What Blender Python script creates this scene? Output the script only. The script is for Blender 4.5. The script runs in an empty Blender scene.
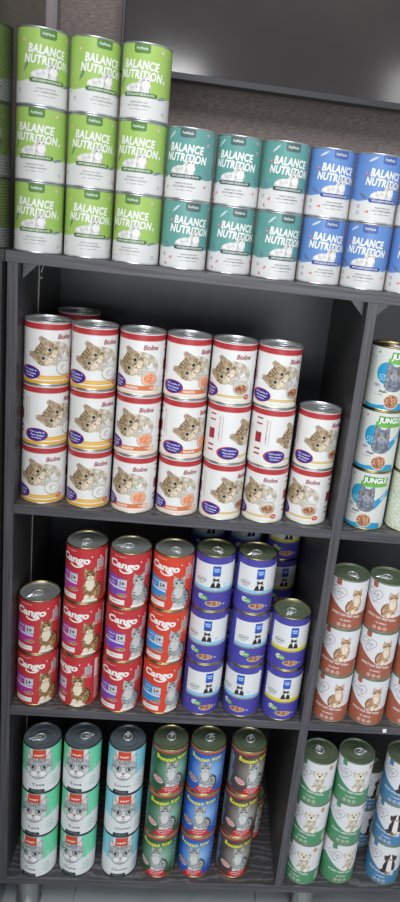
import bpy, bmesh, math, random
from mathutils import Matrix, Vector
from mathutils.geometry import tessellate_polygon
random.seed(7)
S = bpy.context.scene
C = S.collection
PI = math.pi

# ---------------------------------------------------------------- camera
cam = bpy.data.objects.new('camera', bpy.data.cameras.new('camera')); C.objects.link(cam)
r_, u_, f_ = (0.99116, -0.06258, 0.116987), (-0.094401, 0.28693, 0.953289), (0.093223, 0.955905, -0.278486)
cam.matrix_world = Matrix(((r_[0], u_[0], -f_[0], 0.28289), (r_[1], u_[1], -f_[1], -1.10502), (r_[2], u_[2], -f_[2], 1.15921), (0, 0, 0, 1)))
cam.data.sensor_fit = 'VERTICAL'; cam.data.sensor_height = 36
cam.data.lens = 687.29 * 36 / 902
cam.data.shift_x = -59.47 / 902; cam.data.shift_y = -30.28 / 902
cam.data.clip_start = 0.02
S.camera = cam

# ---------------------------------------------------------------- world, lights, exposure
w = bpy.data.worlds.new('world'); S.world = w; w.use_nodes = True
w.node_tree.nodes['Background'].inputs[0].default_value = (0.90, 0.95, 1.0, 1)
w.node_tree.nodes['Background'].inputs[1].default_value = 0.40
S.view_settings.view_transform = 'Standard'; S.view_settings.look = 'None'
S.view_settings.gamma = 1; S.view_settings.exposure = 0.24; S.view_settings.use_curve_mapping = False
def area(name, loc, target, size, power, col=(1, 1, 1)):
    l = bpy.data.lights.new(name, 'AREA'); l.shape = 'RECTANGLE'; l.size, l.size_y = size; l.energy = power; l.color = col
    o = bpy.data.objects.new(name, l); C.objects.link(o); o.location = loc
    o.rotation_euler = (Vector(target) - Vector(loc)).to_track_quat('-Z', 'Y').to_euler(); return o
area('ceiling_panel_light', (0.1, -1.55, 2.55), (0.4, 0.1, 0.45), (1.6, 0.7), 33, (0.97, 0.98, 1))
area('low_front_fill_light', (0.5, -3.6, 0.75), (0.4, 0.1, 0.1), (2.4, 1.1), 30, (0.95, 0.98, 1))  # added fill light low in front, brightens the lower shelves; not a window
area('ceiling_tube_near_door', (-0.2, -5.4, 2.33), (0.2, 0.3, 1.4), (0.45, 0.2), 7)
area('ceiling_tube_far_aisle', (2.0, -5.4, 2.45), (0.6, 0.3, 1.4), (0.4, 0.4), 4)

# ---------------------------------------------------------------- materials
def lin(h):
    if not isinstance(h, str): return (*h, 1)
    c = [int(h[i:i + 2], 16) / 255 for i in (0, 2, 4)]
    return tuple(x / 12.92 if x <= 0.04045 else ((x + 0.055) / 1.055) ** 2.4 for x in c) + (1,)
_m = {}
def mat(col, rough=0.42, metal=0.0, name=None, spec=0.5):
    k = (col, rough, metal, spec)
    if k in _m: return _m[k]
    m = bpy.data.materials.new(name or 'print_' + str(col)); m.use_nodes = True
    b = m.node_tree.nodes['Principled BSDF']
    b.inputs['Base Color'].default_value = lin(col); b.inputs['Roughness'].default_value = rough
    b.inputs['Metallic'].default_value = metal; b.inputs['Specular IOR Level'].default_value = spec
    _m[k] = m; return m
def noise_mat(name, cols, scale=(1, 1, 1), nscale=5, detail=6, rough=0.5, metal=0, bump=0, wave=None, coord='Object', spec=0.5):
    """procedural: stretched noise (optionally a distorted wave) through a colour ramp"""
    if name in _m: return _m[name]
    m = bpy.data.materials.new(name); m.use_nodes = True; N = m.node_tree; nd = N.nodes; ln = N.links
    b = nd['Principled BSDF']; tc = nd.new('ShaderNodeTexCoord'); mp = nd.new('ShaderNodeMapping')
    mp.inputs['Scale'].default_value = scale; ln.new(tc.outputs[coord], mp.inputs[0])
    if wave:
        t = nd.new('ShaderNodeTexWave'); t.inputs['Scale'].default_value = wave[0]; t.inputs['Distortion'].default_value = wave[1]
        t.inputs['Detail'].default_value = 3; t.inputs['Detail Scale'].default_value = wave[2]; t.bands_direction = wave[3]
    else:
        t = nd.new('ShaderNodeTexNoise'); t.inputs['Scale'].default_value = nscale; t.inputs['Detail'].default_value = detail
    ln.new(mp.outputs[0], t.inputs[0])
    cr = nd.new('ShaderNodeValToRGB'); e = cr.color_ramp.elements
    pos = [p for p, _ in cols]
    while len(e) < len(cols): e.new(0.5)
    for el, (p, c) in zip(e, cols): el.position = p; el.color = lin(c)
    ln.new(t.outputs['Fac'], cr.inputs[0]); ln.new(cr.outputs[0], b.inputs['Base Color'])
    b.inputs['Roughness'].default_value = rough; b.inputs['Metallic'].default_value = metal; b.inputs['Specular IOR Level'].default_value = spec
    if bump:
        bp = nd.new('ShaderNodeBump'); bp.inputs['Strength'].default_value = bump; bp.inputs['Distance'].default_value = 0.001
        ln.new(t.outputs['Fac'], bp.inputs['Height']); ln.new(bp.outputs[0], b.inputs['Normal'])
    _m[name] = m; return m
WOOD_V = noise_mat('dark laminate vertical grain', [(0.3, '37363a'), (0.7, '605d62')], (220, 220, 6), 1, 5, 0.42, bump=0.15)
WOOD_H = noise_mat('dark laminate horizontal grain', [(0.3, '37363a'), (0.7, '5e5c61')], (6, 220, 220), 1, 5, 0.4, bump=0.15)
WOOD_W = noise_mat('dark laminate wavy grain', [(0.0, '49484a'), (0.6, '4f4e50'), (0.88, '59585a'), (1.0, '717070')], (1, 2.2, 1), rough=0.36, wave=(9, 11, 1.6, 'Y'), bump=0.1)
WOOD_S = noise_mat('dark laminate side grain', [(0.0, '343436'), (0.6, '414042'), (1.0, '605e5e')], (1, 4, 1.1), rough=0.4, wave=(14, 8, 2.5, 'Y'), bump=0.1)
BACKB = noise_mat('dark back board', [(0.2, '27282d'), (0.8, '333338')], (3, 3, 3), 8, 5, 0.35)
WALLW = noise_mat('grey brown wood wall', [(0.3, '5c524e'), (0.5, '756964'), (0.7, '8d8078')], (22, 3, 130), 4, 10, 0.6, bump=0.2)
SILVER = mat('c6c9cb', 0.32, 0.8, 'tin plate silver'); GOLD = mat('b7a878', 0.28, 1.0, 'gold lacquered tin')
OLIVE = mat('7c8a70', 0.42, 0.35, 'green grey lacquered lid'); STEELD = mat('7c8790', 0.42, 0.35, 'blue grey lid')
GREYLID = mat('b4bab6', 0.38, 0.5, 'grey tin lid'); DARKRIM = mat('54565a', 0.35, 0.9, 'dark rim')
TABM = mat('e6e8e8', 0.3, 0.45, 'bright pull tab')

# procedural furs (surface coordinates of the can)
def fur(name, a, b, c, s=170): return noise_mat(name, [(0.32, a), (0.5, b), (0.68, c)], (1, 1, 1), s, 4, 0.5)
FTAB = fur('brown tabby fur', '7c6448', 'ab9473', 'cfbda0'); FGREY = fur('grey tabby fur', '70757a', 'a3a7a7', 'd3d5d2', 330)
FWHITE = fur('white fur', 'b4b2b0', 'dcdad8', 'f2f0ee'); FBLUE = fur('blue grey fur', '555a68', '777d8b', '9aa0ac')
FCREAM = fur('cream fur', 'a39884', 'c9c0ae', 'e3dccf'); FGING = fur('ginger fur', '9a6f4c', 'c49a76', 'e2c7a8', 260)
FBROWN = fur('brown white fur', '5a3d22', 'a07848', 'cdb089', 260); FBLACK = fur('black fur', '17181c', '2a2a2e', '45454a')
MEAT = noise_mat('meat chunks print', [(0.35, '6e3a2a'), (0.5, 'b0714f'), (0.65, 'd9ac86')], (1, 1, 1), 420, 2, 0.45)
SALM = noise_mat('salmon print', [(0.35, 'd97a4e'), (0.55, 'f0a07a'), (0.7, 'f8c4a4')], (1, 1, 1), 200, 2, 0.45)
STONE = noise_mat('pale green marbled print', [(0.35, 'b9c3a6'), (0.5, 'd3dac6'), (0.65, 'e6eadf')], (1, 1, 1), 260, 5, 0.45)

# ---------------------------------------------------------------- mesh helpers
def link(name, me, mats, parent=None, loc=None):
    o = bpy.data.objects.new(name, me); C.objects.link(o)
    for m in mats: me.materials.append(m)
    if parent: o.parent = parent
    if loc: o.location = loc
    return o
def from_bm(name, bm, mats, parent=None, smooth=False, loc=None):
    me = bpy.data.meshes.new(name); bm.to_mesh(me); bm.free()
    if smooth: me.polygons.foreach_set('use_smooth', [True] * len(me.polygons))
    return link(name, me, mats, parent, loc)
def box(bm, x0, x1, y0, y1, z0, z1, bev=0.0, mi=0):
    r = bmesh.ops.create_cube(bm, size=1)['verts']
    for v in r: v.co = Vector((x0 + (v.co.x + .5) * (x1 - x0), y0 + (v.co.y + .5) * (y1 - y0), z0 + (v.co.z + .5) * (z1 - z0)))
    fs = list({f for v in r for f in v.link_faces})
    for f in fs: f.material_index = mi
    if bev:
        es = list({e for v in r for e in v.link_edges})
        bmesh.ops.bevel(bm, geom=es, offset=bev, segments=2, profile=0.5, affect='EDGES')
def lathe(bm, prof, n=64, mi=0, close=False):
    """prof: (r, z[, material]) from bottom to top / outside to inside"""
    rings = []
    for p in prof:
        r, z = p[0], p[1]
        if r < 1e-6: rings.append([bm.verts.new((0, 0, z))])
        else: rings.append([bm.verts.new((r * math.sin(2 * PI * i / n), -r * math.cos(2 * PI * i / n), z)) for i in range(n)])
    for k in range(len(rings) - 1):
        a, b = rings[k], rings[k + 1]; m = prof[k][2] if len(prof[k]) > 2 else mi
        for i in range(n):
            j = (i + 1) % n
            if len(a) == 1 and len(b) == 1: continue
            if len(a) == 1: f = bm.faces.new((a[0], b[j], b[i]))
            elif len(b) == 1: f = bm.faces.new((a[i], a[j], b[0]))
            else: f = bm.faces.new((a[i], a[j], b[j], b[i]))
            f.material_index = m; f.smooth = True
def tube(bm, pts, r, n=8, closed=False):
    P = [Vector(p) for p in pts]; m = len(P); rings = []
    for i, p in enumerate(P):
        a = P[(i - 1) % m] if (closed or i) else P[i]; b = P[(i + 1) % m] if (closed or i < m - 1) else P[i]
        t = (b - a).normalized(); s = t.cross(Vector((0, 0, 1)))
        if s.length < 1e-4: s = t.cross(Vector((0, 1, 0)))
        s.normalize(); q = s.cross(t)
        rings.append([bm.verts.new(p + r * (math.cos(2 * PI * k / n) * s + math.sin(2 * PI * k / n) * q)) for k in range(n)])
    for i in range(m if closed else m - 1):
        A, B = rings[i], rings[(i + 1) % m]
        for k in range(n):
            f = bm.faces.new((A[k], A[(k + 1) % n], B[(k + 1) % n], B[k])); f.smooth = True
    if not closed:
        bm.faces.new(rings[0]); bm.faces.new(rings[-1][::-1])

# ---------------------------------------------------------------- printed labels, wrapped round the can
NSEG = 72
_glyph = {}
def text_tris(txt, bold, shear, spacing):
    k = (txt, bold, shear, spacing)
    if k in _glyph: return _glyph[k]
    cu = bpy.data.curves.new('t', 'FONT'); cu.body = txt; cu.size = 1; cu.offset = bold; cu.shear = shear; cu.resolution_u = 3; cu.space_character = spacing
    o = bpy.data.objects.new('t', cu); C.objects.link(o)
    bpy.context.view_layer.update()
    me = o.evaluated_get(bpy.context.evaluated_depsgraph_get()).to_mesh()
    vs = [(v.co.x, v.co.y) for v in me.vertices]; fs = [tuple(p.vertices) for p in me.polygons]
    o.to_mesh_clear(); bpy.data.objects.remove(o); bpy.data.curves.remove(cu)
    x0 = min(v[0] for v in vs); x1 = max(v[0] for v in vs); y0 = min(v[1] for v in vs); y1 = max(v[1] for v in vs)
    vs = [((x - x0) / (x1 - x0) - .5, (y - y0) / (y1 - y0) - .5) for x, y in vs]
    _glyph[k] = (vs, fs); return _glyph[k]
class Label:
    """flat art in millimetres (s round the can, z up), wrapped on a cylinder of radius R"""
    def __init__(L, R, z0, z1, base, rough=0.36):
        L.R = R; L.items = []; L.mats = []; L.st = [(0, 0, 0, 1, 1)]; L.z0, L.z1 = z0, z1; L.base = L.mi(base); L.rough = rough
    def mi(L, c):
        m = c if isinstance(c, bpy.types.Material) else mat(c, 0.36)
        if m not in L.mats: L.mats.append(m)
        return L.mats.index(m)
    def push(L, cx, cz, rot=0, sx=1, sz=None): L.st.append((cx, cz, math.radians(rot), sx, sx if sz is None else sz))
    def pop(L): L.st.pop()
    def tf(L, p):
        x, z = p
        for cx, cz, r, sx, sz in reversed(L.st):
            x, z = x * sx, z * sz; x, z = x * math.cos(r) - z * math.sin(r) + cx, x * math.sin(r) + z * math.cos(r) + cz
        return x, z
    def P(L, pts, col, ly=1):
        tri = tessellate_polygon([[Vector((x, z, 0)) for x, z in pts]])
        L.items.append(([L.tf(p) for p in pts], [tuple(t) for t in tri], L.mi(col), ly))
    def E(L, cx, cz, rx, rz, col, ly=1, rot=0, a0=0, a1=360, n=22):
        r = math.radians(rot); pts = []
        for i in range(n if a1 - a0 >= 360 else n + 1):
            a = math.radians(a0 + (a1 - a0) * i / n); x, z = rx * math.cos(a), rz * math.sin(a)
            pts.append((cx + x * math.cos(r) - z * math.sin(r), cz + x * math.sin(r) + z * math.cos(r)))
        L.items.append(([L.tf(p) for p in pts], [tuple(range(len(pts)))], L.mi(col), ly))
    def rect(L, x0, x1, z0, z1, col, ly=1): L.P([(x0, z0), (x1, z0), (x1, z1), (x0, z1)], col, ly)
    def line(L, pts, wd, col, ly=1):
        for a, b in zip(pts, pts[1:]):
            d = Vector((b[0] - a[0], b[1] - a[1])); n = Vector((-d.y, d.x)).normalized() * wd / 2
            L.P([(a[0] - n.x, a[1] - n.y), (b[0] - n.x, b[1] - n.y), (b[0] + n.x, b[1] + n.y), (a[0] + n.x, a[1] + n.y)], col, ly)
    def ring(L, cx, cz, rx, rz, wd, col, ly=1, n=24, a0=0, a1=360):
        pts = [(cx + rx * math.cos(math.radians(a0 + (a1 - a0) * i / n)), cz + rz * math.sin(math.radians(a0 + (a1 - a0) * i / n))) for i in range(n + 1)]
        L.line(pts, wd, col, ly)
    def T(L, txt, cx, cz, wd, h, col, ly=3, bold=0.02, shear=0.0, rot=0, spacing=1.0, arc=0):
        vs, fs = text_tris(txt, bold, shear, spacing); r = math.radians(rot); out = []
        for x, z in vs:
            z2 = z * h + arc * (1 - (2 * x) ** 2); x2 = x * wd
            out.append(L.tf((cx + x2 * math.cos(r) - z2 * math.sin(r), cz + x2 * math.sin(r) + z2 * math.cos(r))))
        L.items.append((out, fs, L.mi(col), ly))
    def build(L, name):
        step = 2 * PI * L.R / NSEG; bm = bmesh.new()
        lathe(bm, [(L.R / 1000, L.z0 / 1000), (L.R / 1000, L.z1 / 1000)], NSEG, L.base)
        for idx, (pts, faces, mi, ly) in enumerate(L.items):
            b = bmesh.new(); vs = [b.verts.new((x, z, 0)) for x, z in pts]
            for f in faces:
                try: b.faces.new([vs[i] for i in f])
                except ValueError: pass
            lo = min(p[0] for p in pts); hi = max(p[0] for p in pts)
            for k in range(math.ceil(lo / step), math.floor(hi / step) + 1):
                bmesh.ops.bisect_plane(b, geom=b.verts[:] + b.edges[:] + b.faces[:], plane_co=(k * step, 0, 0), plane_no=(1, 0, 0))
            zz = [(L.z0, -1), (L.z1, 1)]
            for zc, sg in zz:
                if (min(p[1] for p in pts) < zc if sg < 0 else max(p[1] for p in pts) > zc):
                    bmesh.ops.bisect_plane(b, geom=b.verts[:] + b.edges[:] + b.faces[:], plane_co=(0, zc, 0), plane_no=(0, sg, 0), clear_outer=True)
            b.normal_update()
            R = L.R + ly * 0.07 + idx * 0.0006; mp = {}
            for v in b.verts:
                a = v.co.x / L.R; k0 = math.floor(a / (2 * PI / NSEG) + 1e-6) * 2 * PI / NSEG
                # stay on the facet
                t = (a - k0) / (2 * PI / NSEG); k1 = k0 + 2 * PI / NSEG
                mp[v] = bm.verts.new((R * ((1 - t) * math.sin(k0) + t * math.sin(k1)) / 1000, -R * ((1 - t) * math.cos(k0) + t * math.cos(k1)) / 1000, v.co.y / 1000))
            for f in b.faces:
                vv = [mp[v] for v in f.verts]
                if f.normal.z < 0: vv.reverse()
                try: nf = bm.faces.new(vv); nf.material_index = mi; nf.smooth = True
                except ValueError: pass
            b.free()
        me = bpy.data.meshes.new(name); bm.to_mesh(me); bm.free()
        # radial normals so that every print shades as one round wall
        nor = []
        for v in me.vertices:
            n = Vector((v.co.x, v.co.y, 0)).normalized(); nor.append(tuple(n))
        me.normals_split_custom_set_from_vertices(nor)
        for m in L.mats: me.materials.append(m)
        return me

# ------------------------------------------------ drawings used by the labels
def cat_head(L, ly, base, light, dark, r=1.0, inner='d9b3a4', eye='3a4a3a'):
    """unit head about 2 x 1.8"""
    for s in (-1, 1):
        L.P([(s * .95, .25), (s * .85, 1.35), (s * .15, .75)][::s], base, ly)
        L.P([(s * .82, .5), (s * .78, 1.1), (s * .4, .75)][::s], inner, ly + 1)
    L.E(0, 0, 1, .85, base, ly + 1)
    L.E(0, -.42, .5, .36, light, ly + 2); L.E(-.55, -.15, .3, .3, light, ly + 2) if False else None
    for s in (-1, 1):
        L.E(s * .42, .05, .2, .14, eye, ly + 3, rot=s * 15); L.E(s * .42, .06, .09, .11, '101010', ly + 4)
        L.line([(s * .1, .8), (s * .16, .4)], .09, dark, ly + 2); L.line([(s * .98, -.05), (s * .7, -.12)], .07, dark, ly + 2)
        L.line([(s * .35, .75), (s * .4, .42)], .08, dark, ly + 2)
        L.line([(0, -.42), (s * .2, -.55)], .05, dark, ly + 4)
    L.line([(0, .8), (0, .5)], .09, dark, ly + 2)
    L.P([(-.13, -.22), (0, -.4), (.13, -.22)], 'b06a60', ly + 3)
def sit_cat(L, cx, cz, h, base, light, dark, ly=2, tail=1, eye='55603a', inner='d9b3a4'):
    L.push(cx, cz, 0, h)
    L.P([(tail * .12, -.46), (tail * .36, -.42), (tail * .40, -.2), (tail * .34, -.02), (tail * .2, .1)][::tail], dark, ly)
    L.E(tail * .1, -.22, .24, .28, base, ly + 1); L.E(0, -.08, .2, .34, base, ly + 1)
    L.E(-.01, .02, .13, .2, light, ly + 2); L.E(-.09, -.4, .075, .1, light, ly + 2); L.E(.07, -.42, .075, .08, light, ly + 2)
    for k in range(4): L.line([(tail * (.12 + .03 * k), .02 - .1 * k), (tail * (.28 + .01 * k), -.05 - .1 * k)], .022, dark, ly + 2)
    for k in range(3): L.line([(-.17, -.05 - .09 * k), (-.08, -.08 - .09 * k)], .018, dark, ly + 3)
    L.push(-.01, .3, 0, .185); cat_head(L, ly + 2, base, light, dark, eye=eye, inner=inner); L.pop(); L.pop()
def text_rows(L, cx, rows, col, ly=3):
    for txt, z, wd, h in rows: L.T(txt, cx, z, wd, h, col, ly, bold=0.01)
def blob(L, pts, col, ly, n=6):
    """closed Catmull-Rom outline"""
    out = []; m = len(pts)
    for i in range(m):
        p0, p1, p2, p3 = (pts[(i + k - 1) % m] for k in range(4))
        for j in range(n):
            t = j / n
            out.append(tuple(.5 * (2 * p1[a] + (p2[a] - p0[a]) * t + (2 * p0[a] - 5 * p1[a] + 4 * p2[a] - p3[a]) * t * t + (3 * p1[a] - p0[a] - 3 * p2[a] + p3[a]) * t ** 3) for a in (0, 1)))
    L.P(out, col, ly)

def art_balance(R, H, main, tag, banner, bits, accent):
    L = Label(R, 2.8, H - 2.8, main)
    n = 40; W = PI * R
    pts = [(-W + 2 * W * i / n, 33 + 1.5 * math.sin(i * .9)) for i in range(n + 1)]
    L.P([(-W, 0), (W, 0)] + pts[::-1], 'dcdcda', 1)
    L.P([(-12, 91.5), (-9, 89.5), (9, 89.5), (12, 91.5), (12, H - 2), (-12, H - 2)], tag, 2)
    L.T('PetMania', 0, 96, 17, 4, 'c9d6c4', 3, bold=0.03)
    L.T('BALANCE', -1, 74.5, 55, 12.5, 'f0f2ee', 6, bold=0.045, shear=0.12, rot=-3, spacing=1.1)
    L.T('NUTRITION', -1, 61, 67, 12.5, 'f0f2ee', 7, bold=0.045, shear=0.12, rot=-3, spacing=1.1)
    # long haired white cat lying behind the banner
    L.E(-4, 42, 19, 8, FWHITE, 2); L.E(5, 45, 10, 12, FWHITE, 3); L.E(-19, 40, 6, 5, FWHITE, 2)
    L.push(8, 54, 0, 6.2); cat_head(L, 7, FWHITE, 'f2f0ec', 'a9a8a5', inner='c9bfbb', eye='5a5f52'); L.pop()
    L.E(8, 47, 6, 6, 'eeece9', 8); L.line([(2, 46), (0, 38)], .8, 'a3a29e', 8); L.line([(13, 46), (14, 38)], .8, 'a3a29e', 8)
    L.rect(-23, 23, 31.5, 37.5, banner, 9); L.E(-23, 34.5, 3, 3, banner, 9); L.E(23, 34.5, 3, 3, banner, 9)
    L.T('WITH SALMON RECIPE IN PATE', 0, 34.5, 43, 3, 'e6ece0', 10, bold=0.02)
    text_rows(L, -1, [('FROM NATURAL FOOD', 24, 27, 2.4), ('WITH VITAMINS & MINERALS', 19.5, 36, 2.4), ('net weight 400 g', 14.5, 27, 1.7)], '7c8078' if accent == 'g' else '4f5560')
    for i, (x, z, rt, c, kind) in enumerate(bits):
        if kind == 'leaf': L.E(x, z, 8, 1.7, c, 3, rot=rt); L.line([(x - 7 * math.cos(math.radians(rt)), z - 7 * math.sin(math.radians(rt))), (x + 7 * math.cos(math.radians(rt)), z + 7 * math.sin(math.radians(rt)))], .5, 'dfe6e6', 4)
        elif kind == 'bit': L.E(x, z, 2.8, 1.8, c, 3, rot=rt); L.E(x - .6, z + .5, 1.2, .6, 'f0d9d4', 4, rot=rt)
        else: L.ring(x, z, 2.2, 2.2, .8, c, 3, n=10)
    # back of the wrap: text columns and bar code
    for s in (-1, 1):
        for k in range(11): L.rect(s * 75 - 12, s * 75 + 12 - (k * 5) % 7, 86 - 4.6 * k, 87.6 - 4.6 * k, 'dfe8df', 2)
    for k in range(9): L.rect(96 + k * 2, 97 + k * 2, 8, 24, '303030', 2)
    return L.build('balance_label')
GB = [(-32, 52, 62, '3f6440', 'leaf'), (-36, 86, 20, 'e7b7a6', 'bit'), (31, 94, -60, 'e9b9c2', 'bit'), (36, 55, 80, 'd9e4e0', 'bit'), (34, 33, 15, '4f5f8e', 'leaf'), (38, 12, 0, '8a8f98', 'o'), (-44, 20, 0, '7f8a70', 'o'), (-40, 40, 30, 'a9c46f', 'bit')]
TB = [(-27, 92, 42, 'c3d2d6', 'leaf'), (-33, 74, 60, 'e06e7f', 'bit'), (33, 96, -30, 'e8829a', 'bit'), (34, 82, 80, 'e8829a', 'bit'), (37, 42, -60, '4a5c94', 'leaf'), (34, 22, 50, 'e0607a', 'bit'), (-31, 18, 40, 'dc6476', 'bit'), (-40, 8, -30, 'cf5b6d', 'bit'), (-40, 38, -50, '46588a', 'leaf'), (-44, 22, 0, '4a5f74', 'o')]
BB = [(-27, 95, 28, 'c9d2e6', 'leaf'), (-34, 74, -50, 'dd5a5e', 'bit'), (-36, 40, -35, '2c3e78', 'leaf'), (-26, 17, 0, 'e2704a', 'bit'), (36, 22, 40, 'e2705a', 'bit'), (36, 60, 70, 'd8546a', 'bit'), (-42, 14, 0, '5a68a4', 'o'), (-42, 24, 0, '5a68a4', 'o')]

def art_bio(R, H, kind):
    L = Label(R, 2.5, H - 2.5, 'ebeae8'); W = PI * R; d = PI * R / 180
    L.rect(-W, W, 92, 101.5, 'b8373b', 1); L.rect(-W, W, 91, 92, 'e4c9c4', 1)
    # reclining kitten: pale body, paws, tilted tabby head
    blob(L, [(-2, 72), (14, 74), (30, 69), (42, 58), (42, 42), (26, 34), (8, 34), (0, 50)], FCREAM, 2)
    L.E(24, 40, 10, 6, FWHITE, 3, rot=-20); L.E(30, 48, 9, 5, FWHITE, 3, rot=-30)
    for x, z in ((14, 66), (21, 64), (28, 60)): L.line([(x, z), (x - 3, z - 9)], 1.1, 'a8977c', 3)
    L.push(-3, 53, 56, 21.5, 20.5)
    L.P([(.3, .72), (.62, 1.22), (.9, 1.14), (.98, .35)], FTAB, 3); L.P([(.45, .75), (.66, 1.08), (.82, 1.02), (.88, .5)], 'a58f86', 4)
    L.P([(-.3, .72), (-.98, .35), (-.98, 1.05), (-.7, 1.2)], FTAB, 3); L.P([(-.45, .75), (-.88, .5), (-.88, .96), (-.7, 1.05)], 'a58f86', 4)
    blob(L, [(-1.0, .1), (-.8, .65), (-.3, .88), (.3, .88), (.8, .65), (1.0, .1), (.85, -.45), (.4, -.85), (-.4, -.85), (-.85, -.45)], FTAB, 4)
    for x in (-.45, -.15, .15, .45): L.line([(x, .86), (x * .5, .3)], .075, '5e4632', 5)
    for q in (-1, 1): L.line([(q * .95, .0), (q * .62, -.08)], .07, '5e4632', 5); L.line([(q * .88, -.3), (q * .6, -.28)], .06, '5e4632', 5)
    L.E(0, -.58, .42, .28, 'e6dac6', 5); L.E(-.45, -.5, .22, .2, 'd9cbb2', 5); L.E(.45, -.5, .22, .2, 'd9cbb2', 5)
    for x in (-.4, .4): L.E(x, -.03, .2, .16, 'eadfc8', 5); L.E(x, -.03, .16, .14, '3c5a5c', 6); L.E(x, -.03, .08, .12, '0f1214', 7)
    L.P([(-.15, -.4), (0, -.56), (.15, -.4)], 'b4666a', 6); L.line([(0, -.56), (0, -.7)], .04, '6a4d40', 6); L.line([(-.2, -.78), (0, -.7), (.2, -.78)], .04, '6a4d40', 6)
    L.pop()
    L.T('Bioline', 27.5, 81.5, 26, 8.2, '9c2136', 5, bold=0.02, shear=0.25); L.T('R', 42.5, 85, 1.4, 1.6, '9c2136', 5)
    tone = {'egg': 'e9b23a', 'salmon': 'd97b48', 'meat': 'd8b25c'}[kind]
    if kind == 'egg':
        L.rect(-30, 46, 10, 16.5, tone, 1); L.rect(-30, 46, 12.6, 13.6, 'f3dd9a', 2); L.rect(-70, 60, 2.5, 7.5, tone, 1)
    elif kind == 'salmon':
        L.rect(-34, 46, 9.5, 17.5, tone, 1); L.rect(-70, 60, 2.5, 7, 'efd9c4', 1); L.T('SALMON', -1, 13.4, 20, 4.6, 'fdeee0', 3, bold=0.03); L.T('100g', 33, 13.4, 8, 4, 'fdeee0', 3)
    else:
        L.rect(-30, 46, 11.5, 15.5, tone, 1); L.rect(-30, 46, 13, 13.8, 'f3e3b6', 2); L.rect(-70, 60, 2.5, 7, 'e9e6d0', 1)
    L.E(28, 29, 14.5, 12, 'a9aaa2', 6); L.E(28, 29.5, 13.3, 10.8, {'egg': 'eceade', 'salmon': 'f0c0a0', 'meat': 'd6cfbf'}[kind], 7)
    if kind == 'egg': L.E(28, 30, 8, 6, FWHITE, 8); L.E(30, 30, 3, 2.4, 'f5f4ee', 9)
    elif kind == 'salmon': L.E(29, 29, 10.5, 9, SALM, 8); L.line([(21, 33), (36, 26)], .8, 'f7cdb2', 9)
    else: L.E(28, 27.5, 11.5, 7.5, MEAT, 8); L.E(24, 29, 3, 2, '6b4433', 9)
    L.E(40, 13.5, 5.5, 4.4, {'egg': 'd96a3c', 'salmon': 'f0c7a4', 'meat': 'd2502c'}[kind], 8); L.rect(37, 43, 13, 14.4, 'f4e2d0', 9)
    # round purple badge with three lines of writing
    L.E(-32, 19.5, 20.5, 11.8, 'c7472f', 3); L.E(-31, 19.5, 18.5, 10.8, '3b2a8c', 4)
    L.T('High quality &', -30, 24, 25, 3.4, 'efeef8', 5, rot=-4); L.T('Pure chosen', -30, 19, 22, 3.2, 'efeef8', 5, rot=-4); L.T('ingredients', -31, 14, 17, 3.2, 'efeef8', 5, rot=-4)
    # panel beside the picture
    L.T('COMPLETE FOOD', -51, 62, 44, 2.2, 'b33a3a', 2, rot=90); L.T('for adult cats of all breeds', -46, 60, 46, 1.6, '8b8b8b', 2, rot=90)
    for s in (-1, 1):
        for z0, z1 in ((84, 86.5), (74, 76.5), (42, 60), (29, 32), (20, 23)): L.rect(s * 66 - 6, s * 66 + 6, z0, z1, 'a52c3a', 2)
    L.line([(49, 18), (49, 86)], .5, 'c9c9c9', 2)
    return L.build('kitten_label')

def art_cango(R, H, panel, fbase, flight, fdark, red):
    L = Label(R, 3, H - 3, red); d = PI * R / 180
    L.T('WITH GRAVY', -22, 103, 24, 1.8, 'f3d9d2', 3)
    L.T('Cango', -14, 86, 58, 19, 'f6f1ee', 5, bold=0.045, shear=0.1, rot=-3)
    L.ring(-9, 79.5, 12, 6.5, 3, 'f6f1ee', 4, n=14, a0=185, a1=350); L.E(18, 94, 1.3, 1.3, 'f6f1ee', 5)
    L.P([(-50, 68), (-8, 60), (-6, 22), (-50, 26)], panel, 1); L.P([(-50, 46), (-7, 42), (-7, 38), (-50, 42)], 'd9d4ea', 2)
    L.T('COMPLETE', -33, 57, 16, 3, 'f0ecf6', 3); L.T('Chunks', -36, 50, 14, 3, 'f0ecf6', 3)
    L.rect(-23, -6, 44, 59, 'c9cccf', 3); L.T('1+', -14.5, 51, 9, 9, '1e1e22', 4, bold=0.04)
    L.E(-14, 27.5, 9.5, 4, 'd9b08c', 3); L.E(-14, 27.8, 8, 3, MEAT, 4)
    L.rect(-44, -8, 8, 18, 'eee9e4', 2); L.T('400 g', -27, 13, 16, 3, 'c05050', 3)
    sit_cat(L, 17, 38, 65, fbase, flight, fdark, 3, tail=1)
    L.P([(3, 4), (32, 4), (30, 8), (5, 9)], 'f1efe9', 6)
    L.rect(28, 42, 70, 88, 'd9d3d3', 2)
    for k in range(6): L.rect(29.5 + 2 * k, 30.4 + 2 * k, 71, 87, '5a4a4a', 3)
    L.T('E5.11', 34, 66, 14, 4, 'f3e2e0', 3, rot=-5); L.rect(33, 37, 90, 94, 'e7c9c6', 2)
    for k in range(16): L.rect(49, 64 - (k * 5) % 6, 12 + 5.4 * k, 14 + 5.4 * k, 'f0cfcb', 2)
    L.rect(48, 56, 60, 100, 'e6d7d4', 3)
    for s in (-1,):
        for k in range(14): L.rect(s * 90 - 16, s * 90 + 14 - (k * 7) % 9, 16 + 5.6 * k, 17.8 + 5.6 * k, 'eec6c2', 2)
    return L.build('red_label')

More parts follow.
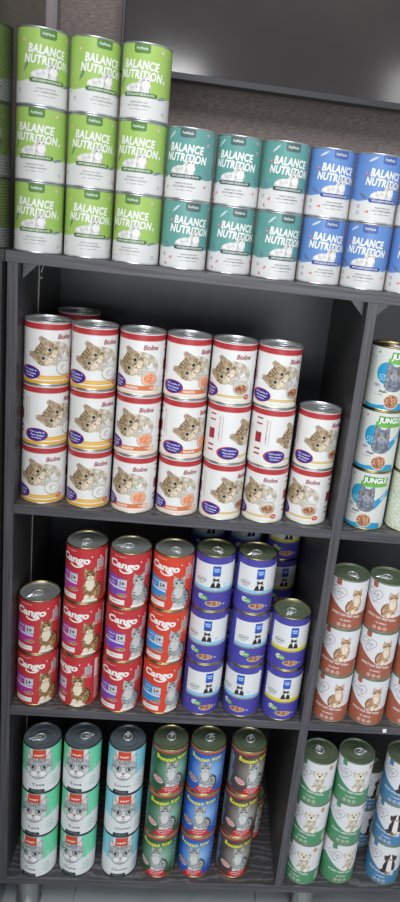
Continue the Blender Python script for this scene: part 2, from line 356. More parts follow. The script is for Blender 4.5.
def art_bow(R, H, stripe):
    L = Label(R, 3, H - 3, '4d48a6'); W = PI * R
    L.P([(-40, 48), (52, 48), (52, 97), (-40, 97)], 'e6e7e8', 1); L.rect(-40, 52, 43.5, 50, stripe, 2); L.rect(-40, 52, 40.5, 43.5, '8c8a78', 1)
    L.ring(-21, 63, 10, 4.5, .8, '6f7785', 2, n=20); L.T('PREMIUM', -21, 63, 15, 3, '4c5462', 3); L.rect(-27, -15, 55.5, 56.6, 'a9b0bb', 2)
    # white cat in a bow tie
    L.E(6, 60, 9, 14, FWHITE, 2); L.E(7, 77, 5.5, 5, FWHITE, 3)
    L.P([(-3, 50), (16, 50), (15, 58), (10, 61), (6.8, 57), (3, 61), (-1, 58)], '24242a', 4); L.P([(4.5, 60), (9, 60), (6.8, 51)], 'f0f0f0', 5)
    L.P([(1.5, 62), (1.5, 70), (6.8, 66.8), (12, 70), (12, 62), (6.8, 65)], '1c1c22', 6); L.E(6.8, 66, 1.6, 1.8, '1c1c22', 7)
    L.P([(-.5, 76), (14, 76), (14, 94), (-.5, 94)], '2e59b8', 5); L.P([(-.5, 76), (-.5, 73.5), (6.8, 76.4), (14, 73.5), (14, 76)], '2e59b8', 5)
    L.rect(1, 12.5, 82, 90, '4a86d8', 6); L.T('beauty', 6.8, 87.5, 9.5, 3, 'f4f6fb', 7); L.T('food', 6.8, 83.6, 7, 3, 'f4f6fb', 7)
    L.ring(25, 56, 2.4, 3, .9, stripe, 3, n=12)
    L.E(-19, 29, 5.5, 5, 'dfe8df', 2); L.E(-12, 27, 6.5, 4.6, '76b856', 3, rot=-10); L.T('pate', -13, 27, 7, 2.8, 'f5f8f0', 4); L.T('BIO', -20, 29.5, 5, 2.6, '3f7a3a', 4)
    L.E(6, 17, 15.5, 6, 'c9b9a2', 2); L.E(6, 17.6, 13.5, 4.8, MEAT, 3); L.T('400', 26, 16, 5, 2.6, 'e7e7f4', 3)
    for s in (-1, 1):
        for k in range(15): L.rect(s * 62 - 8, s * 62 + 8 - (k * 5) % 6, 14 + 5.6 * k, 15.6 + 5.6 * k, '8f8ad6', 2)
    L.E(46, 92, 6, 8, 'e9e9ee', 2)
    return L.build('bow_tie_label')

def heart(L, cx, cz, s, wd, col, ly):
    pts = []
    for i in range(33):
        t = 2 * PI * i / 32; pts.append((cx + s * 16 * math.sin(t) ** 3 / 16, cz + s * (13 * math.cos(t) - 5 * math.cos(2 * t) - 2 * math.cos(3 * t) - math.cos(4 * t)) / 16))
    L.line(pts, wd, col, ly)
def art_care(R, H, main, lines, pet):
    L = Label(R, 3, H - 3, 'e2e3e6'); d = PI * R / 180; n = 40; W = PI * R
    top = []
    for i in range(n + 1):
        s = -W + 2 * W * i / n; a = s / d
        z = 34 + 30 * max(0, min(1, (12 - a) / 70)) ** 1.15 if a < 12 else 34 + 3 * math.sin((a - 12) / 60)
        if a < -75: z = max(34, 62 - (-75 - a) * .9)
        top.append((s, z))
    L.P([(-W, 0), (W, 0)] + top[::-1], main, 1)
    L.P([(-25, 90), (-20, 88.5), (-14, 90), (-14, H), (-25, H)], main, 2)
    heart(L, -17, 74, 15.5, .9, 'b46a68' if pet == 'cat' else '7c8794', 2)
    L.T('Carly', -17, 75, 19, 7.5, '4a4d55', 3, bold=-0.005, shear=0.3); L.rect(-24, -10, 69, 69.8, '8f949c', 3)
    L.T('super premium', -15, 60, 20, 1.8, 'a3a7ae', 2)
    L.T(lines[0], 3, 31, 58, 4.6, 'f2efec', 4, bold=0.03, rot=-6); L.T(lines[1], 4, 20.5, 21, 3.4, 'efe6e2', 4, bold=0.02, rot=-4)
    for k in range(3): L.ring(-7 + 10 * k, 10.5 - k * .4, 3.2, 3.2, .9, 'ecdcd6', 3, n=12); L.E(-7 + 10 * k, 10.5 - k * .4, 1.2, 1.2, 'ecdcd6', 3)
    if pet == 'cat': sit_cat(L, 20, 60, 52, FGING, 'ecdcc8', '8a5f3e', 3, tail=-1, eye='4a5a3a')
    elif pet == 'pup':
        L.push(17, 66, 0, 1.15)
        L.E(2, -18, 13, 9, FCREAM, 2); L.E(1, -8, 9.5, 14, FCREAM, 3); L.E(-6, -22, 4, 5, 'efe7da', 4); L.E(7, -23, 4, 5, 'efe7da', 4)
        L.E(-9.5, 9, 3.5, 7, FCREAM, 3, rot=20); L.E(9.5, 9, 3.5, 7, FCREAM, 3, rot=-20); L.E(0, 9, 9.5, 9, 'e6dbc8', 4); L.E(0, 5, 5.5, 4.6, 'f1eadf', 5)
        L.E(0, 7, 2.3, 1.9, '26211f', 6); L.line([(0, 5), (0, 2.5)], .6, '4b3f38', 6)
        for s in (-1, 1): L.E(s * 4, 11.5, 1.3, 1.4, '1f1a18', 6)
        L.pop()
        L.E(40, 92, 5, 6, 'c99a70', 2)
    else:
        L.push(19, 60, 0, 1.15)
        L.E(0, -10, 12, 17, FBLACK, 2); L.P([(-4, 4), (4, 4), (5, -18), (0, -24), (-5, -18)], 'e9e7e4', 3); L.E(-10, -20, 6, 5, FBLACK, 3); L.E(7, -22, 4, 5, 'ddd7d0', 4); L.E(-4, -23, 3.5, 4, '9a6238', 4)
        L.E(-8.6, 10, 3.2, 7, FBLACK, 3, rot=15); L.E(8.6, 10, 3.2, 7, FBLACK, 3, rot=-15); L.E(0, 12, 8.5, 8.5, FBLACK, 4)
        L.P([(-1.2, 20), (1.2, 20), (2.4, 10), (4, 5), (0, 3), (-4, 5), (-2.4, 10)], 'efedea', 5); L.E(0, 8, 1.9, 1.5, '121214', 6)
        for s in (-1, 1): L.E(s * 4, 13, 1.1, 1.1, '8a5a3a', 6); L.E(s * 5.5, 7, 2, 2, '9a6238', 5)
        L.pop()
    for k in range(10): L.rect(52, 68 - (k * 5) % 7, 42 + 5 * k, 43.4 + 5 * k, 'a9adb3', 2)
    L.rect(50, 62, 8, 28, 'ece9e6', 2)
    for k in range(5): L.rect(51 + 2.2 * k, 52 + 2.2 * k, 9, 27, '4a4a4a', 3)
    for k in range(10): L.rect(-92, -72 - (k * 5) % 7, 12 + 5 * k, 13.4 + 5 * k, 'e8e4e0', 2)
    return L.build('heart_label')

FFACE = fur('soft grey fur', '868b8f', 'a9adae', 'cfd2d1', 300)
def art_face(R, H, bg, word, tone):
    L = Label(R, 2.5, H - 2.5, 'e6e9ea'); d = PI * R / 180; W = PI * R; n = 44
    pts = []
    for i in range(n + 1):
        s = -W + 2 * W * i / n; a = (s + 7) / d; pts.append((s, 42 + 9 * min(1, (abs(a) / 65)) ** 2))
    L.P(pts + [(W, H), (-W, H)], bg, 1)
    L.P([(-22, 62), (-24, H - 3), (14, H - 3), (15, 66)], 'd9e3e0', 2)
    L.push(-7, 62, 0, 26, 25)
    for s in (-1, 1):
        L.P([(s * 1.0, .2), (s * .98, 1.55), (s * .3, .8)][::s], FFACE, 3); L.P([(s * .88, .45), (s * .88, 1.3), (s * .5, .8)][::s], 'dcd6d2', 4)
    blob(L, [(-1.05, .1), (-.8, .7), (0, .92), (.8, .7), (1.05, .1), (.9, -.5), (.45, -1.0), (0, -1.15), (-.45, -1.0), (-.9, -.5)], FFACE, 5)
    for x in (-.5, -.25, 0, .25, .5): L.line([(x, .85), (x * .55, .45)], .045, '4b4f52', 6)
    for s in (-1, 1):
        for k in range(3): L.line([(s * 1.0, .1 - .25 * k), (s * .68, -.02 - .2 * k)], .045, '55595c', 6)
        L.E(s * .42, .02, .3, .2, '34383b', 7, rot=s * 20); L.E(s * .42, .02, .24, .155, 'c3cdca', 8, rot=s * 20); L.E(s * .42, .02, .11, .14, '14171a', 9); L.E(s * .75, -.3, .2, .28, 'cfd2d1', 6)
        L.E(s * .25, -.6, .33, .25, 'f0f0ee', 7); L.line([(0, -.66), (s * .2, -.7)], .035, '5a5454', 9)
        for k in range(2): L.line([(s * .35, -.62 - .08 * k), (s * 1.0, -.55 - .2 * k)], .025, 'f4f4f4', 9)
    L.P([(-.12, .15), (-.2, -.35), (.2, -.35), (.12, .15)], 'd3d3d0', 7); L.P([(-.16, -.36), (0, -.55), (.16, -.36)], 'a2686a', 9); L.line([(0, -.5), (0, -.66)], .05, '4a4444', 9)
    L.pop()
    L.P([(-19, 84), (6, 84), (6, 103.5), (-19, 103.5)], 'd6492a', 10); L.T('WANPY', -6.5, 91, 19, 4.2, 'f6e9e4', 11, bold=0.05, shear=0.15)
    L.T(word, -7, 21, 24 if len(word) < 5 else 32, 6.4 if len(word) < 5 else 5.8, '30353a', 3, bold=0.02, spacing=1.15)
    L.rect(-18, 8, 28.5, 29.1, 'b6bcc0', 2); L.rect(12, 20, 20, 20.6, 'b6bcc0', 2)
    L.P([(-26, 2), (6, 2), (6, 8.5), (4, 10), (-24, 10), (-26, 8.5)], '2c3a40', 3); L.T('ADULT CAT', -10, 6, 22, 2.6, '8f9ea4', 4)
    for k in range(5): L.T('oo', 28 + (k % 2) * 4, 34 - 4.5 * k, 5, 3, tone, 3); L.rect(20, 25, 33 - 4.5 * k, 34 - 4.5 * k, tone, 3)
    for k in range(7): L.T('xo', 30, 60 - 5 * k, 5, 2.6, 'dff3ea', 2)
    for k in range(12): L.rect(-70, -48 - (k * 5) % 8, 20 + 5.5 * k, 21.5 + 5.5 * k, 'f0f5f3', 2)
    return L.build('cat_face_label')

def glow_mat(bg, hi, R):
    # printed halo behind the cat: colour by distance from its centre on the label
    m = bpy.data.materials.new('halo print'); m.use_nodes = True; N = m.node_tree; b = N.nodes['Principled BSDF']
    tc = N.nodes.new('ShaderNodeTexCoord'); vd = N.nodes.new('ShaderNodeVectorMath'); vd.operation = 'DISTANCE'; a = .38
    vd.inputs[1].default_value = (R * math.sin(a) / 1000, -R * math.cos(a) / 1000, .056)
    cr = N.nodes.new('ShaderNodeValToRGB'); mr = N.nodes.new('ShaderNodeMapRange'); mr.inputs['From Max'].default_value = .05
    e = cr.color_ramp.elements; e[0].position = .1; e[0].color = lin(hi); e[1].position = .85; e[1].color = lin(bg)
    N.links.new(tc.outputs['Object'], vd.inputs[0]); N.links.new(vd.outputs['Value'], mr.inputs[0]); N.links.new(mr.outputs[0], cr.inputs[0]); N.links.new(cr.outputs[0], b.inputs['Base Color'])
    b.inputs['Roughness'].default_value = .36; return m
def art_yellow(R, H, bg, glow, side, meat):
    L = Label(R, 3, H - 3, glow_mat(bg, glow[2], R)); W = PI * R
    L.rect(-W, W, 99, 104, 'a8423a', 1); L.rect(-W, W, 104, H - 3, 'c9b27a', 1)
    L.rect(-W, W, 3, 7, '9c3330', 1)
    L.P([(-58, 7), (-36, 7), (-36, 99), (-58, 99)], side, 2)
    for k in range(14): L.rect(-56, -40 - (k * 5) % 6, 14 + 5.8 * k, 16 + 5.8 * k, 'b9c8bc', 3)
    L.T('Bonzao', -9, 89.5, 39, 10, 'ece83a', 6, bold=0.035, arc=-3, rot=-3, spacing=1.08)
    L.T('BOMY', 26, 90, 22, 7, 'ece83a', 6, bold=0.035, arc=-1, rot=4, spacing=1.08)
    L.T('for adult cats', 22, 82, 18, 2.4, 'b8c43a', 5)
    sit_cat(L, 5, 47, 64, FGREY, 'd3d4d1', '3b3c3e', 5, tail=1)
    L.E(-22, 34, 12, 6.5, 'e0d2cc', 5, rot=-25); L.E(-22, 34.5, 10, 5, meat, 6, rot=-25); L.line([(-28, 38), (-16, 33)], 1, 'e9c9c4', 7)
    L.P([(-14, 4), (26, 4), (24, 20), (-12, 20)], 'c52a34', 9); L.T('CHUNKS WITH BEEF', 6, 16, 30, 3, 'f2dede', 10); L.T('IN GRAVY', 6, 11, 22, 3.2, 'f2dede', 10); L.T('415 g', 6, 6.5, 12, 2.4, 'f2dede', 10)
    for k in range(8): L.rect(41, 54, 16 + 10 * k, 22 + 10 * k, side, 3); L.rect(42, 50, 18 + 10 * k, 19.5 + 10 * k, 'c9d2c9', 4)
    return L.build('yellow_title_label')

def art_jungle(R, H, tone):
    green = tone == 'g'; c1 = '2a9cc8' if not green else '4fae3e'; W = PI * R
    L = Label(R, 3, H - 3, 'd9dcd6' if not green else STONE)
    for k in range(40):
        x = random.uniform(-50, 60); z = random.uniform(20, 105); L.line([(x, z), (x + random.uniform(-3, 3), z + random.uniform(1, 3.5))], .35, 'c3c9c2', 1)
    L.E(-5, 66, 16.5, 19, c1, 2)
    for k in range(9): L.E(-15 + (k % 3) * 4, 54 + (k // 3) * 4 + (k % 2), .9, .9, 'e9f4f8', 3)
    L.push(9, 58, 0, 1)
    blob(L, [(-15, -14), (-15, -2), (-11, 5), (11, 5), (16, -2), (17, -14), (9, -22), (-8, -22)], FBLUE, 3)
    L.push(0, 9, 0, 15, 14); cat_head(L, 4, FBLUE, '9aa0ab', '5b606d', inner='8c8791', eye='c07a2a'); L.pop(); L.pop()
    L.P([(-2, 87), (46, 87), (48, 101), (0, 103)], '4f9a3c', 2); L.P([(-6, 82), (48, 84), (46, 90), (-4, 92)], '6cb545', 2)
    L.T('JUNGLE', 22, 94, 44, 13, 'eef3ea', 4, bold=0.05); L.T('JUNGLE', 22.6, 93.4, 44, 13, '2c5a2c', 3, bold=0.08)
    L.P([(26, 40), (46, 62), (60, 62), (60, 78), (48, 74), (24, 56)], c1, 2); L.T('ADULT', 42, 64, 16, 6, 'eef4f7', 4, rot=35)
    n = 24; L.P([(-38, 3), (44, 3), (44, 12)] + [(44 - 82 * i / n, 12 + 3 * math.sin(i * .25)) for i in range(1, n + 1)], c1 if not green else '6cb545', 2)
    L.E(11, 18, 14, 13.5, 'e2d8cc', 4); L.E(11, 18, 12.5, 12, MEAT, 5); L.T('Fish', -6, 34, 13, 4, '2a2c30', 5, bold=0.03); L.T('in gravy', -12, 28, 15, 2.6, '7c8086', 5)
    L.E(-18, 44, 6, 3.5, 'b9bcc0', 2); L.T('400g', -18, 44, 8, 2.4, '6c7076', 3); L.E(-22, 100, 1.5, 1.5, '2b3a34', 3)
    for k in range(9): L.T('vitamins & minerals', -36, 92 - 5 * k, 20, 1.6, 'a3aaa4', 2, rot=-5)
    return L.build('jungle_label')

# ---------------------------------------------------------------- the cans
def body_mesh(name, R, H, rim):
    bm = bmesh.new(); a, z = R, H
    lathe(bm, [(0, 2.5), (a - 4, 2.5), (a - 2.2, .6), (a - 1, 0), (a - .1, .5), (a, 1.2), (a - .2, 2.4), (a - 1, 3.0), (a - 1, z - 3.0), (a - .2, z - 2.4), (a, z - 1.2), (a - .1, z - .5), (a - 1, z), (a - 1.8, z - .5), (a - 2.1, z - 4.2)], NSEG)
    for v in bm.verts: v.co /= 1000
    me = bpy.data.meshes.new(name); bm.to_mesh(me); bm.free(); me.materials.append(rim); return me
def lid_mesh(name, R, H, m):
    bm = bmesh.new(); r = R - 2.1; z = H
    lathe(bm, [(r, z - 3.2), (r - .4, z - 4.6), (r - 1.6, z - 5.0), (r - 2.6, z - 4.4), (r - 3.4, z - 3.9), (r - 5.5, z - 3.9), (r - 6.3, z - 4.4), (r - 7.3, z - 4.4), (r - 8.1, z - 4.0), (r - 14, z - 4.0), (r - 14.8, z - 4.5), (r - 16, z - 4.5), (r - 16.8, z - 4.1), (0, z - 4.1)], 64)
    for v in bm.verts: v.co /= 1000
    me = bpy.data.meshes.new(name); bm.to_mesh(me); bm.free(); me.materials.append(m); return me
def tab_mesh(H):
    """ring-pull: rivet nose near the rim, oval ring towards the middle; lies along +x"""
    bm = bmesh.new(); z = H - 2.2; pts = []
    for i in range(26):
        t = 2 * PI * i / 26; pts.append((5.5 + 10 * math.cos(t), 8.2 * math.sin(t) * (1 - .12 * math.cos(t)), z + .5 * math.cos(t)))
    tube(bm, pts, 1.35, 8, True)
    box(bm, 14, 21.5, -3.2, 3.2, z - .9, z + .5, .6); box(bm, 9.2, 12.5, -6.2, 6.2, z - .6, z + .6, .5)
    b2 = [(3.0, z - 1.6), (3.0, z + .6), (2.4, z + 1.1), (0, z + 1.1)]
    n0 = len(bm.verts); lathe(bm, b2, 16); bm.verts.ensure_lookup_table()
    for v in bm.verts[n0:]: v.co.x += 17.5
    for v in bm.verts: v.co /= 1000
    me = bpy.data.meshes.new('pull_tab'); bm.to_mesh(me); bm.free(); me.materials.append(TABM)
    me.polygons.foreach_set('use_smooth', [True] * len(me.polygons)); return me

TY = {'bn': (36.85, 104.72), 'bi': (37.68, 105.44), 'ju': (36.65, 111.43), 'ca': (37.53, 111.87), 'bo': (37.01, 113.45), 'or': (36.21, 103.82), 'wa': (37.01, 107.09), 'bs': (36.77, 108.41), 'pu': (37.11, 104.92)}
RIM = {'bn': SILVER, 'bi': SILVER, 'ju': GOLD, 'ca': GOLD, 'bo': GOLD, 'or': OLIVE, 'wa': DARKRIM, 'bs': GOLD, 'pu': OLIVE}
LID = {'bn': SILVER, 'bi': GREYLID, 'ju': GOLD, 'ca': GREYLID, 'bo': OLIVE, 'or': OLIVE, 'wa': STEELD, 'bs': OLIVE, 'pu': OLIVE}
BODY = {t: body_mesh('can_body', R, H, RIM[t]) for t, (R, H) in TY.items()}
LIDM = {t: lid_mesh('lid', R, H, LID[t]) for t, (R, H) in TY.items()}
TABS = {t: tab_mesh(H) for t, (R, H) in TY.items()}
def rr(t): return TY[t][0] - .5, TY[t][1]
ART = {
    'green': art_balance(*rr('bn'), 'a3c566', '57803f', '527a40', GB, 'g'), 'teal': art_balance(*rr('bn'), '659f99', '4f6467', '44595c', TB, 't'), 'blue': art_balance(*rr('bn'), '688fcb', '4d61a6', '34499a', BB, 'b'),
    'egg': art_bio(*rr('bi'), 'egg'), 'salmon': art_bio(*rr('bi'), 'salmon'), 'meat': art_bio(*rr('bi'), 'meat'),
    'magenta': art_cango(*rr('ca'), 'b13a9a', FBROWN, 'eadfc4', '5a3d22', 'c4353a'), 'purple': art_cango(*rr('ca'), '7a4ab4', FGREY, 'cfd0cc', '3c3f40', 'c4353a'), 'cyan': art_cango(*rr('ca'), '2d8fd0', FGREY, 'cfd0cc', '3c3f40', 'd9452c'),
    'bowblue': art_bow(*rr('bo'), '8fc7e6'), 'bowyellow': art_bow(*rr('bo'), 'e3cf3a'),
    'orange': art_care(*rr('or'), 'a8614c', ('ADULT CAT WET FOOD', 'ALL BREEDS'), 'cat'), 'puppy': art_care(*rr('pu'), '52946b', ('PUPPY WET FOOD', 'ALL BREEDS'), 'pup'), 'dog': art_care(*rr('pu'), '4a84ae', ('ADULT DOG WET FOOD', 'ALL BREEDS'), 'dog'),
    'tuna': art_face(*rr('wa'), '74dcae', 'Tuna', '63c79c'), 'chicken': art_face(*rr('wa'), '83d4ea', 'Chicken', '7cc6dc'),
    'ygreen': art_yellow(*rr('bs'), '1f5a38', ('2f7a52', '5a9c78', '8fbfa4'), '2f6f5a', 'd98a8e'), 'yblue': art_yellow(*rr('bs'), '1c5cc0', ('2f78d4', '5a9ce6', '94c2f0'), '2a58a8', MEAT), 'ybrown': art_yellow(*rr('bs'), '4c403c', ('665a54', '8a8078', 'b0aaa2'), '3c4450', 'd98a8e'),
    'jblue': art_jungle(*rr('ju'), 'b'), 'jgreen': art_jungle(*rr('ju'), 'g'),
}
LOOK = {'green': 'light green and white cat food can', 'teal': 'teal and white cat food can', 'blue': 'blue and white cat food can',
    'egg': 'white kitten can with yellow stripes', 'salmon': 'white kitten can with salmon bowl', 'meat': 'white kitten can with meat bowl',
    'magenta': 'red can with magenta panel', 'purple': 'red can with purple panel', 'cyan': 'red can with blue panel',
    'bowblue': 'blue bow-tie can with pale blue stripe', 'bowyellow': 'blue bow-tie can with yellow stripe',
    'orange': 'orange and white heart-logo cat can', 'puppy': 'green and white puppy can', 'dog': 'blue and white dog can',
    'tuna': 'mint green cat-face can', 'chicken': 'sky blue cat-face can', 'ygreen': 'dark green can with yellow title', 'yblue': 'bright blue can with yellow title', 'ybrown': 'brown can with yellow title',
    'jblue': 'white can with grey cat and blue circle', 'jgreen': 'pale green speckled can with green base'}
GROUP = {'bn': 'cans standing on top of the shelf unit', 'bi': 'kitten-picture cans on the first shelf', 'ju': 'grey cat cans in the right bay', 'ca': 'red cans on the second shelf', 'bo': 'blue bow-tie cans on the second shelf',
    'or': 'orange and white cans in the right bay', 'wa': 'cat-face cans on the lowest shelf', 'bs': 'yellow-title cans on the lowest shelf', 'pu': 'heart-logo cans on the lowest shelf'}
def tag(o, label, cat, group=None):
    o['label'] = label; o['category'] = cat
    if group: o['group'] = group
protos = {}
def can(t, art, loc, rot, tabrot, label):
    root = bpy.data.objects.new('food_can', None); C.objects.link(root); root.location = loc; root.empty_display_size = 0.02
    tag(root, label, 'can', GROUP[t])
    if (t, art) not in protos:
        b = bpy.data.objects.new('can_body', BODY[t]); l = bpy.data.objects.new('label_wrap', ART[art]); d = bpy.data.objects.new('lid', LIDM[t]); p = bpy.data.objects.new('pull_tab', TABS[t])
        protos[(t, art)] = (b, l, d, p)
        parts = (b, l, d, p)
    else: parts = tuple(o.copy() for o in protos[(t, art)])
    b, l, d, p = parts
    for o in parts: C.objects.link(o)
    for o in (b, l, d): o.parent = root
    p.parent = d
    l.rotation_euler = (0, 0, math.radians(rot)); d.rotation_euler = (0, 0, math.radians(tabrot))
    if abs(loc[0] - .5) < .004 and False: pass
    return root

ZS = {'top': 1.0699, 's1': 0.6483, 's2': 0.2349, 'b': -0.1793}
# type, art, shelf, x, y, lean, label turns from bottom to top, pull tab direction, where the stack is
STACKS = [
    ('bn', 'green', 'top', .0108, .0379, -.0005, (6, 2, 25), 200, 'green stack against the ribbed side panel'),
    ('bn', 'green', 'top', .0860, .0479, -.0010, (15, 13, 30), 240, 'middle green stack'),
    ('bn', 'green', 'top', .1630, .0418, -.0010, (-9, -5, -7), 300, 'green stack next to the teal cans'),
    ('bn', 'teal', 'top', .2387, .0427, -.0014, (19, -8), 200, 'teal stack next to the green cans'),
    ('bn', 'teal', 'top', .3132, .0617, .0, (16, -7), 250, 'middle teal stack'),
    ('bn', 'teal', 'top', .3878, .0500, -.0018, (20, 12), 210, 'teal stack next to the blue cans'),
    ('bn', 'blue', 'top', .4640, .0620, -.0020, (13, 13), 280, 'blue stack next to the teal cans'),
    ('bn', 'blue', 'top', .5384, .0510, -.0030, (-10, 16), 240, 'second blue stack from the teal cans'),
    ('bn', 'blue', 'top', .6135, .0500, -.0010, (4, 20), 240, 'blue stack cut by the photo edge'),
    ('bi', 'egg', 's1', .0286, .0470, -.0002, (-6, 38, 14), 20, 'stack beside the left post'),
    ('bi', 'egg', 's1', .1079, .0441, -.0023, (-3, 10, 8), 20, 'second stack from the left post'),
    ('bi', 'salmon', 's1', .1867, .0384, -.0021, (-23, -16, -15), 60, 'orange-bowl stack nearer the left post'),
    ('bi', 'salmon', 's1', .2652, .0437, -.0042, (-11, 25, 13), 100, 'orange-bowl stack nearer the divider'),
    ('bi', 'meat', 's1', .3427, .0396, -.0046, (17, 55, -19), 60, 'stack beside the orange-bowl cans'),
    ('bi', 'meat', 's1', .4202, .0418, -.0051, (-36, 60, 1), 20, 'tall stack beside the short one'),
    ('bi', 'meat', 's1', .5002, .0505, -.0000, (-44, 7), 20, 'short stack beside the divider'),
    ('ju', 'jblue', 's1', .6081, .0478, .0012, (-31, -18, -13), 300, 'stack beside the divider'),
    ('ju', 'jgreen', 's1', .6860, .0478, .0012, (48, 5), 300, 'stack at the photo edge'),
    ('ca', 'magenta', 's2', .0284, .0450, .0010, (11, 8), 240, 'short stack beside the left post'),
    ('ca', 'magenta', 's2', .1082, .0466, .0025, (-21, 2, -4), 268, 'tall magenta-panel stack'),
    ('ca', 'purple', 's2', .1881, .0383, .0029, (4, 16, 8), 200, 'purple-panel stack'),
    ('ca', 'cyan', 's2', .2661, .0404, .0036, (10, 2, -3), 300, 'blue-panel stack'),
    ('bo', 'bowblue', 's2', .3456, .0432, -.0008, (8, -14, -5), 300, 'stack beside the red cans'),
    ('bo', 'bowblue', 's2', .4261, .0440, -.0042, (-25, 12, -1), 230, 'middle bow-tie stack'),
    ('bo', 'bowyellow', 's2', .5035, .0397, -.0032, (-6, -3), 250, 'short stack beside the divider'),
    ('or', 'orange', 's2', .6043, .0424, -.0019, (-22, -27, -15), 300, 'stack beside the divider'),
    ('or', 'orange', 's2', .6785, .0393, -.0025, (-22, -17, -25), 200, 'second stack from the divider'),
    ('or', 'orange', 's2', .7545, .0420, -.0010, (-10, -15), 250, 'stack at the photo edge'),
    ('wa', 'tuna', 'b', .0447, .0384, .0, (-5, 2, 13), 215, 'mint stack beside the left post'),
    ('wa', 'tuna', 'b', .1239, .0437, -.0014, (-4, 3, 2), 20, 'mint stack beside the sky blue one'),
    ('wa', 'chicken', 'b', .2114, .0440, -.0012, (18, 18, 8), 95, 'sky blue stack'),
    ('bs', 'ygreen', 'b', .2935, .0457, .0030, (-16, -2, 4), 80, 'dark green stack'),
    ('bs', 'yblue', 'b', .3707, .0487, .0021, (-14, -12, -11), 60, 'bright blue stack'),
    ('bs', 'ybrown', 'b', .4522, .0508, .0044, (4, -1, 11), 70, 'front brown stack'),
    ('pu', 'puppy', 'b', .6045, .0415, -.0020, (-39, -36, -31), 100, 'green puppy stack beside the divider'),
    ('pu', 'puppy', 'b', .6827, .0465, -.0022, (-3, -17, -20), 10, 'green puppy stack beside the blue dog cans'),
    ('pu', 'dog', 'b', .7845, .0474, -.0013, (-28, -35, -30), 0, 'front blue dog stack'),
    # rows behind
    ('bi', 'meat', 's1', .0560, .1700, .0, (60, 60, 60), 20, 'back stack behind the two left stacks'),
    ('bo', 'bowblue', 's2', .3330, .2650, .0, (0, 0, 0), 250, 'back stack nearest the red cans'),
    ('bo', 'bowblue', 's2', .4140, .2650, .0, (8, 5, 8), 250, 'middle back stack'),
    ('bo', 'bowyellow', 's2', .5010, .2650, .0, (-4, 4, -2), 250, 'back stack near the divider'),
    ('bs', 'ybrown', 'b', .4830, .1420, .0, (20,), 70, 'single can behind the front brown stack'),
    ('pu', 'dog', 'b', .7450, .1380, .0, (10, 6), 20, 'back stack between green and blue stacks'),
]

# ---------------------------------------------------------------- the room
def struct(name, bm, mats, **k):
    o = from_bm(name, bm, mats, **k); o['kind'] = 'structure'; return o
bm = bmesh.new(); box(bm, -1.6, 2.2, .33, .40, -.30, 2.6); struct('wall_back', bm, [WALLW])
FLOOR = noise_mat('grey floor tile', [(0.3, 'aab0b4'), (0.7, 'bcc2c5')], (1, 1, 1), 9, 6, 0.35)
bm = bmesh.new()
for i in range(-3, 5):
    for j in range(-3, 2): box(bm, -.28 + i * .4, .118 + i * .4, -.05 + j * .4, .348 + j * .4 if j < 0 else .328, -.32, -.30, .001)
box(bm, -1.6, 2.2, -1.4, .33, -.34, -.304); struct('floor', bm, [FLOOR])
# ribbed, half mirroring panel to the left of the unit
m = bpy.data.materials.new('ribbed glossy panel'); m.use_nodes = True; N = m.node_tree; b = N.nodes['Principled BSDF']
tc = N.nodes.new('ShaderNodeTexCoord'); mp = N.nodes.new('ShaderNodeMapping'); wv = N.nodes.new('ShaderNodeTexWave'); wv.bands_direction = 'Z'; wv.inputs['Scale'].default_value = 72
cr = N.nodes.new('ShaderNodeValToRGB'); cr.color_ramp.elements[0].color = (.10, .11, .09, 1); cr.color_ramp.elements[1].color = (.36, .37, .33, 1)
N.links.new(tc.outputs['Object'], wv.inputs[0]); N.links.new(wv.outputs['Fac'], cr.inputs[0]); N.links.new(cr.outputs[0], b.inputs['Base Color'])
b.inputs['Metallic'].default_value = 0.85; b.inputs['Roughness'].default_value = 0.09
RIB = m
bm = bmesh.new(); box(bm, -.055, -.0299, -.35, .215, -.30, 2.1, .001); struct('wall_left', bm, [RIB])
bm = bmesh.new(); box(bm, -.055, -.0299, .2155, .2225, -.30, 2.1, .0005, 0); box(bm, -.050, -.036, .2225, .300, -.30, 2.1, .0005, 1); box(bm, -.055, -.0299, .300, .329, -.30, 2.1, .0005, 0)
struct('trim_1', bm, [mat('8d8c8a', 0.4), mat('f0dfe2', 0.3)])

# ---------------------------------------------------------------- the shelf unit
unit = bpy.data.objects.new('shelf_unit', None); C.objects.link(unit); unit.location = (.54, .15, -.30)
tag(unit, 'dark grey wood-grain shelf unit with bays full of pet food cans', 'shelf unit')
UL = unit.location
def upart(name, bm, mats, smooth=False):
    for v in bm.verts: v.co -= UL
    o = from_bm(name, bm, mats, unit, smooth); return o
def board(name, x0, x1, y0, y1, z0, z1, vert=False):
    bm = bmesh.new(); box(bm, x0, x1, y0, y1, z0, z1, .0007)
    bm.normal_update()
    for f in bm.faces: f.material_index = 0 if abs(f.normal.y) > .6 else 1
    return upart(name, bm, [WOOD_V, WOOD_S] if vert else [WOOD_H, WOOD_W])
DEP = .325
board('top_panel', -.0295, 1.125, 0, DEP, 1.0526, 1.0699)
board('base_panel', -.0295, 1.125, 0, DEP, -.1959, -.1794)
board('side_panel', -.0262, -.0098, 0, DEP, -.1794, 1.0526, True)
board('divider_panel', .5429, .5601, 0, DEP, -.1794, 1.0526, True)
board('side_panel', 1.105, 1.122, 0, DEP, -.1794, 1.0526, True)
for x0, x1 in ((-.0098, .5429), (.5601, 1.105)):
    for z0, z1 in ((.631, .6482), (.2182, .2348)): board('shelf_board', x0, x1, .0005, .315, z0, z1)
bm = bmesh.new(); box(bm, -.0098, 1.105, .316, DEP - .001, -.1794, 1.0526); upart('back_panel', bm, [BACKB])
STEEL = mat('6e6c6a', .35, .6); EDGE = mat('a5a39c', .35, .3)
